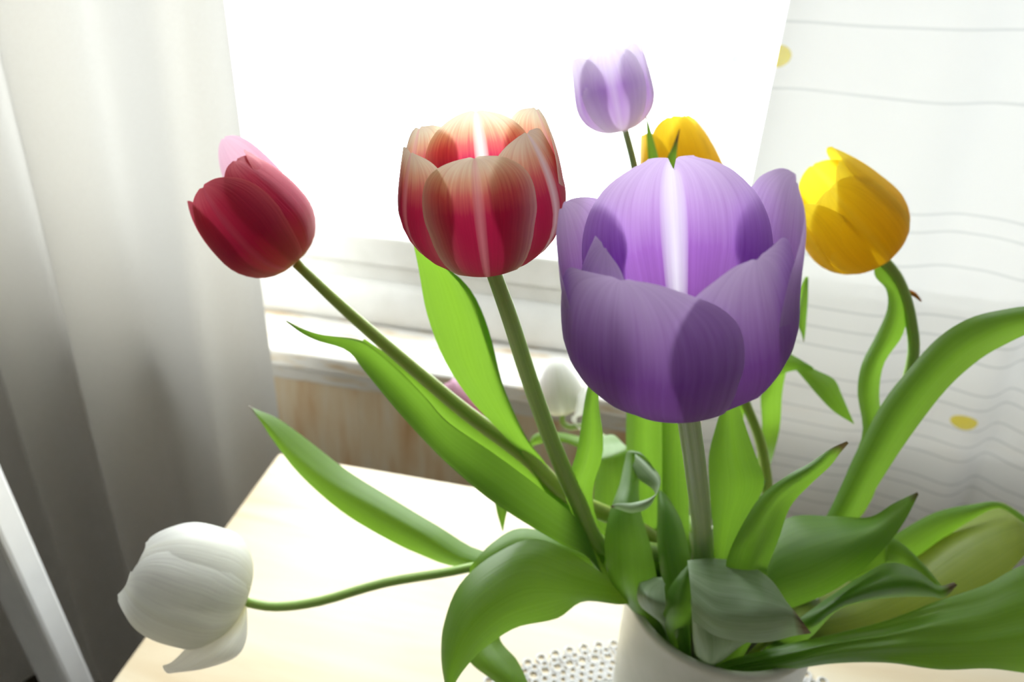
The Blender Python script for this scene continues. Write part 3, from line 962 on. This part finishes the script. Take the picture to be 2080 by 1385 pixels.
# lilac tulip behind
t = tulip('pale lilac cup-shaped tulip standing tallest against the bright window')
head(t, (1264, 268, 0.475), (1230, 105, 0.466), 0.0236, LILAC, [
    dict(az=178, ln=1.0, wid=0.9, rt=0.75, off=-0.05, zb=0.42, wave=0.05),
    dict(az=108, ln=1.12, wid=0.80, rt=0.86, off=0.0, zb=0.42, wave=0.05),
    dict(az=-112, ln=1.04, wid=0.85, rt=0.82, off=0.0, zb=0.42, wave=0.05),
    dict(az=62, ln=1.0, wid=0.85, rt=0.80, off=0.0, zb=0.42, wave=0.05, rib=0.02),
    dict(az=-60, ln=1.0, wid=0.92, rt=0.88, off=0.03, zb=0.42, wave=0.05),
    dict(az=0, ln=1.02, wid=0.92, rt=0.80, off=0.06, zb=0.42, wave=0.05, rib=0.02),
])
stem(t, [(1270, 265, 0.475), (1290, 345, 0.478), (1325, 520, 0.485), (1365, 760, 0.50), (1395, 960, 0.49)], (15, 18, 22), STEM_GREY, 95, 0.036)
leaf(t, [(1330, 1200, 1370, 1200, .48, 0, 0), (1290, 1080, 1350, 1080, .478, 0, .006), (1275, 960, 1350, 965, .472, 0, .010), (1272, 850, 1345, 850, .465, 0, .010), (1285, 650, 1345, 650, .455, 0, .008), (1305, 450, 1348, 450, .445, 0, .004), (1316, 345, 1341, 342, .44, 0, .002), (1314, 285, 1328, 285, .438, 0, .001), (1312, 236, 1314, 236, .436, 0, 0)], LEAF_GREEN, 0.03, 44)
leaf(t, [(1345, 1200, 1400, 1200, .47, 0, 0), (1345, 1050, 1400, 1050, .468, 0, .006), (1345, 920, 1398, 925, .465, 0, .008), (1345, 800, 1398, 800, .46, 0, .007), (1350, 600, 1390, 600, .45, 0, .005), (1352, 430, 1380, 430, .44, 0, .003), (1353, 335, 1374, 338, .435, 0, .002), (1366, 298, 1376, 300, .433, 0, .001), (1380, 262, 1381, 262, .43, 0, 0)], LEAF_GREEN, 0.16, 44)

# yellow tulip right
t = tulip('bright yellow tulip nodding on a curved dark stem before the spotted curtain')
head(t, (1780, 512, 0.44), (1655, 358, 0.415), 0.0272, YELLOW, [
    dict(az=170, ln=0.98, wid=0.9, rt=0.55, off=-0.04, wave=0.05),
    dict(az=95, ln=1.10, wid=0.9, rt=0.58, off=0.0, wave=0.05),
    dict(az=-100, ln=1.05, wid=0.9, rt=0.74, off=0.0, wave=0.06),
    dict(az=50, ln=1.06, wid=0.92, rt=0.55, off=0.02, wave=0.05, point=0.3),
    dict(az=-55, ln=1.02, wid=0.95, rt=0.70, off=0.03, wave=0.05),
    dict(az=5, ln=1.0, wid=0.95, rt=0.60, off=0.06, wave=0.05, rib=-0.02),
])
stem(t, [(1782, 515, 0.44), (1825, 570, 0.443), (1850, 650, 0.446), (1852, 740, 0.45), (1800, 880, 0.465), (1700, 1040, 0.475)], (24, 22, 26), STEM, 25, 0.036)
leaf(t, [(1690, 1050, 1740, 1060, .475, 0, 0), (1720, 960, 1790, 960, .47, 0, .004), (1752, 880, 1792, 868, .466, 0, .006), (1742, 800, 1786, 800, .46, 0, .006), (1750, 740, 1796, 738, .455, 0, .006), (1780, 680, 1832, 684, .45, 0, .005), (1802, 628, 1842, 640, .447, 0, .004), (1800, 588, 1838, 600, .445, 0, .003), (1778, 562, 1815, 560, .443, 0, .002), (1775, 535, 1800, 535, .442, 0, 0)], LEAF_GREEN, 0.0, 40)
leaf(t, [(1832, 582, 1836, 590, .447, 0, .0005), (1848, 588, 1845, 597, .445, 0, .001), (1862, 596, 1858, 604, .444, 0, .001), (1873, 612, 1870, 613, .443, 0, 0)], DRY, 0, 12, 6, name='dried_bract')
leaf(t, [(1560, 1230, 1620, 1235, .455, 0, .0), (1620, 1140, 1690, 1150, .45, 0, .006), (1680, 1045, 1748, 1045, .44, 0, .008), (1730, 940, 1806, 950, .43, 0, .008), (1790, 822, 1862, 868, .42, 0, .008), (1850, 745, 1925, 788, .41, 0, .008), (1905, 686, 1990, 730, .40, 0, .008), (1965, 648, 2045, 698, .39, 0, .008), (2030, 630, 2095, 675, .38, 0, .006), (2110, 622, 2140, 662, .37, 0, .004), (2190, 650, 2192, 655, .365, 0, 0)], LEAF_GREEN, 0, 44)
leaf(t, [((1520, 1210, .42), (1540, 1235, .41), (1560, 1250, .42)), ((1565, 1100, .425), (1570, 1170, .408), (1600, 1238, .412)), ((1605, 1050, .43), (1640, 1140, .405), (1680, 1206, .41)), ((1690, 1048, .43), (1710, 1110, .405), (1745, 1164, .41)), ((1765, 1050, .425), (1775, 1080, .408), (1800, 1110, .41)), ((1815, 1022, .42), (1820, 1045, .412), (1838, 1058, .412)), ((1863, 999, .415), (1864, 1001, .414), (1866, 1004, .414))], LEAF_GREEN, 0.05, 36, 14)

# yellow tulip behind
t = tulip('yellow tulip half hidden behind the large purple one, against the window')
head(t, (1398, 440, 0.485), (1368, 250, 0.478), 0.0252, YELLOW, [
    dict(az=175, ln=0.95, wid=0.9, rt=0.55, off=-0.04, wave=0.05),
    dict(az=100, ln=1.0, wid=0.9, rt=0.50, off=0.0, wave=0.05),
    dict(az=-115, ln=0.94, wid=0.9, rt=0.72, off=0.0, wave=0.05),
    dict(az=45, ln=1.05, wid=0.92, rt=0.42, off=0.02, wave=0.05, point=0.3),
    dict(az=-65, ln=0.95, wid=0.95, rt=0.78, off=0.03, wave=0.05),
    dict(az=-5, ln=1.05, wid=0.92, rt=0.45, off=0.06, wave=0.05),
])
stem(t, [(1422, 440, 0.485), (1450, 600, 0.49), (1500, 780, 0.50), (1545, 900, 0.51), (1560, 1020, 0.505)], (16, 22, 26), STEM_OLIVE, 60, 0.038)
leaf(t, [(1500, 1000, 1540, 1000, .51, 0, 0), (1475, 900, 1510, 860, .508, 0, .003), (1507, 806, 1535, 745, .503, 0, .004), (1560, 772, 1575, 706, .497, 0, .004), (1610, 753, 1615, 724, .49, 0, .003), (1652, 753, 1652, 746, .486, 0, 0)], LEAF_GREEN, 0, 30)
leaf(t, [(1612, 745, 1606, 724, .492, 0, 0), (1640, 778, 1655, 750, .489, 0, .003), (1664, 806, 1694, 770, .485, 0, .004), (1694, 836, 1710, 802, .482, 0, .003), (1734, 861, 1735, 860, .479, 0, 0)], LEAF_GREEN, 0, 24, root=False)
leaf(t, [(1545, 900, 1580, 890, .53, 0, 0), (1545, 800, 1590, 790, .525, 0, .004), (1560, 720, 1610, 700, .52, 0, .005), (1590, 650, 1625, 640, .51, 0, .003), (1622, 590, 1640, 585, .50, 0, .001), (1636, 562, 1642, 562, .498, 0, 0)], LEAF_GREEN)
leaf(t, [(1637, 566, 1642, 566, .498, 0, 0), (1626, 610, 1641, 612, .494, 0, .001), (1617, 650, 1638, 652, .491, 0, .002), (1627, 675, 1636, 676, .489, 0, .001), (1632, 694, 1633, 695, .487, 0, 0)], LEAF_GREEN, 0.08, 16, 8)
# leaves fanning out to the right
leaf(t, [((1555, 1290, .435), (1560, 1300, .43), (1560, 1310, .432)), ((1630, 1215, .455), (1645, 1265, .428), (1650, 1315, .426)), ((1725, 1160, .485), (1750, 1235, .448), (1760, 1300, .44)), ((1820, 1088, .51), (1850, 1180, .47), (1860, 1262, .455)), ((1900, 1042, .515), (1930, 1120, .475), (1955, 1222, .455)), ((1980, 1024, .51), (1990, 1085, .475), (2030, 1180, .455)), ((2040, 1022, .50), (2060, 1062, .475), (2080, 1130, .46)), ((2110, 1070, .49), (2115, 1075, .485), (2120, 1085, .48))], LEAF_OLIVE, 0, 40, 16, sharp=0.4)
leaf(t, [(1700, 1200, 1710, 1215, .47, 0, 0), (1770, 1120, 1790, 1160, .478, 0, .003), (1830, 1078, 1850, 1140, .485, .0, .004), (1900, 1040, 1915, 1095, .488, 0, .004), (1975, 1024, 1975, 1055, .486, 0, .003), (2030, 1020, 2030, 1032, .482, 0, .001), (2085, 1052, 2080, 1062, .476, 0, .001), (2120, 1085, 2119, 1087, .472, 0, 0)], LEAF_GREEN, 0, 36)
leaf(t, [((1600, 1275, .42), (1615, 1290, .418), (1640, 1300, .42)), ((1680, 1215, .418), (1690, 1232, .405), (1700, 1240, .418)), ((1752, 1168, .416), (1765, 1195, .398), (1768, 1219, .414)), ((1805, 1142, .414), (1825, 1180, .395), (1838, 1212, .41)), ((1858, 1155, .410), (1875, 1185, .397), (1890, 1212, .406)), ((1905, 1188, .406), (1910, 1200, .400), (1918, 1214, .403)), ((1938, 1182, .402), (1942, 1186, .400), (1945, 1188, .401))], LEAF_GREEN, 0.13, 36, 12)
leaf(t, [(1780, 1120, 1790, 1150, .435, 0, 0), (1806, 1092, 1800, 1140, .43, 0, .003), (1838, 1108, 1845, 1150, .425, 0, .003), (1880, 1150, 1878, 1172, .415, 0, .002), (1915, 1192, 1910, 1194, .405, 0, 0)], LEAF_GREEN)
leaf(t, [((1470, 1345, .43), (1475, 1360, .425), (1480, 1370, .43)), ((1590, 1310, .418), (1590, 1340, .408), (1590, 1362, .415)), ((1690, 1288, .41), (1690, 1318, .398), (1690, 1348, .405)), ((1800, 1260, .402), (1800, 1305, .388), (1800, 1346, .396)), ((1900, 1222, .396), (1905, 1290, .380), (1910, 1360, .388)), ((2000, 1188, .392), (2005, 1280, .374), (2010, 1358, .382)), ((2090, 1146, .388), (2100, 1260, .370), (2110, 1368, .378)), ((2190, 1180, .38), (2190, 1260, .37), (2190, 1350, .375))], LEAF_GREEN, 0, 48, 40, wave=0.004, seed=2, ridge=0.0016)

# small white tulip behind the vase
t = tulip('small white tulip drooping behind the vase, close to the window sill')
head(t, (1142, 840, 0.62), (1128, 730, 0.61), 0.0185, WHITE, [
    dict(az=175, ln=0.95, wid=0.95, rt=0.55, wave=0.05), dict(az=110, ln=1.0, wid=0.95, rt=0.25, wave=0.05), dict(az=-110, ln=1.0, wid=0.95, rt=0.25, wave=0.05),
    dict(az=55, ln=1.0, wid=0.95, rt=0.25, wave=0.05), dict(az=-55, ln=1.0, wid=0.95, rt=0.25, wave=0.05), dict(az=0, ln=1.02, wid=0.95, rt=0.25, off=0.05, wave=0.05)])
leaf(t, [(1172, 868, 1180, 870, .61, 0, 0), (1168, 840, 1186, 840, .607, 0, .003), (1172, 810, 1192, 810, .603, 0, .003), (1184, 785, 1190, 784, .60, 0, 0)], WHITE, 0, 16, 8, name='petal')
stem(t, [(1142, 838, 0.62), (1143, 858, 0.619), (1158, 868, 0.617), (1185, 868, 0.61), (1240, 900, 0.585), (1320, 990, 0.545)], (11, 12, 16), STEM, 120, 0.036)
leaf(t, [(1280, 1060, 1310, 1050, .545, 0, 0), (1225, 950, 1262, 930, .56, 0, .004), (1165, 905, 1215, 900, .575, 0, .004), (1118, 898, 1140, 878, .585, 0, .003), (1075, 910, 1082, 885, .59, 0, .002), (1062, 945, 1066, 946, .59, 0, 0)], LEAF_GREEN)
leaf(t, [(1225, 1120, 1290, 1120, .472, 0, 0), (1208, 1080, 1290, 1090, .475, 0, .006), (1206, 1000, 1288, 1000, .48, 0, .008), (1212, 950, 1278, 940, .482, 0, .006), (1222, 928, 1275, 912, .484, .004, .004), (1225, 905, 1265, 900, .50, 0, 0), (1205, 890, 1240, 882, .515, 0, 0), (1190, 905, 1192, 906, .53, 0, 0)], LEAF_GREEN)

# small pink tulip behind
t = tulip('small pink tulip glimpsed behind the olive stem, low before the worn panel')
head(t, (976, 878, 0.60), (912, 774, 0.59), 0.0170, PINK, [
    dict(az=175, ln=0.95, wid=0.95, rt=0.55, wave=0.05), dict(az=110, ln=1.0, wid=0.95, rt=0.25, wave=0.05), dict(az=-110, ln=1.0, wid=0.95, rt=0.25, wave=0.05),
    dict(az=55, ln=1.0, wid=0.95, rt=0.25, wave=0.05), dict(az=-55, ln=1.0, wid=0.95, rt=0.25, wave=0.05), dict(az=0, ln=1.02, wid=0.95, rt=0.25, off=0.05, wave=0.05)])
stem(t, [(977, 880, 0.60), (1020, 935, 0.60), (1090, 985, 0.59), (1180, 1020, 0.55), (1270, 1050, 0.52)], (11, 13, 16), STEM, 140, 0.036)
# inner leaves at the mouth of the vase: one rolled over at its tip, three short ones
leaf(t, [((1300, 1260, .450), (1320, 1268, .446), (1345, 1265, .450)), ((1240, 1180, .420), (1285, 1190, .402), (1335, 1180, .415)), ((1228, 1100, .41), (1280, 1110, .398), (1322, 1110, .412)), ((1240, 1035, .412), (1272, 1035, .402), (1302, 1040, .412)), ((1258, 985, .42), (1280, 985, .415), (1298, 990, .42)),
         ((1268, 940, .432), (1285, 935, .428), (1305, 945, .432)), ((1275, 916, .435), (1300, 925, .425), (1322, 945, .425)), ((1300, 918, .425), (1325, 945, .412), (1335, 975, .412))], LEAF_GREEN, 0, 40, 12)
leaf(t, [((1285, 916, .432), (1290, 930, .424), (1280, 955, .428)), ((1318, 940, .418), (1315, 958, .412), (1300, 975, .420)), ((1342, 972, .408), (1338, 985, .402), (1330, 1000, .408)), ((1330, 1005, .400), (1326, 1012, .396), (1318, 1030, .398)), ((1290, 1020, .396), (1288, 1030, .393), (1285, 1042, .395)), ((1255, 1022, .394), (1255, 1028, .393), (1258, 1035, .394)), ((1240, 1028, .393), (1240, 1029, .393), (1241, 1030, .393))], LEAF_SILVER, 0.12, 36, 10, root=False)
leaf(t, [((1370, 1290, .415), (1380, 1280, .41), (1395, 1260, .415)), ((1345, 1180, .425), (1370, 1190, .412), (1405, 1170, .42)), ((1335, 1100, .43), (1355, 1100, .418), (1400, 1120, .425)), ((1335, 1040, .435), (1350, 1035, .425), (1385, 1060, .43)), ((1335, 995, .44), (1345, 998, .436), (1358, 1010, .44))], LEAF_GREEN)
leaf(t, [((1345, 1270, .43), (1360, 1280, .425), (1375, 1270, .43)), ((1300, 1230, .405), (1325, 1245, .398), (1348, 1252, .405)), ((1296, 1190, .40), (1315, 1212, .386), (1352, 1230, .392)), ((1315, 1174, .408), (1325, 1190, .398), (1350, 1196, .402)), ((1345, 1172, .412), (1348, 1180, .408), (1352, 1186, .408))], LEAF_SILVER, 0, 24, 12)
leaf(t, [((1355, 1290, .425), (1375, 1295, .42), (1400, 1290, .425)), ((1348, 1235, .405), (1375, 1240, .394), (1405, 1240, .40)), ((1362, 1190, .40), (1385, 1195, .394), (1410, 1190, .40)), ((1398, 1145, .402), (1402, 1148, .40), (1408, 1150, .402))], LEAF_GREEN, 0, 20, 10)
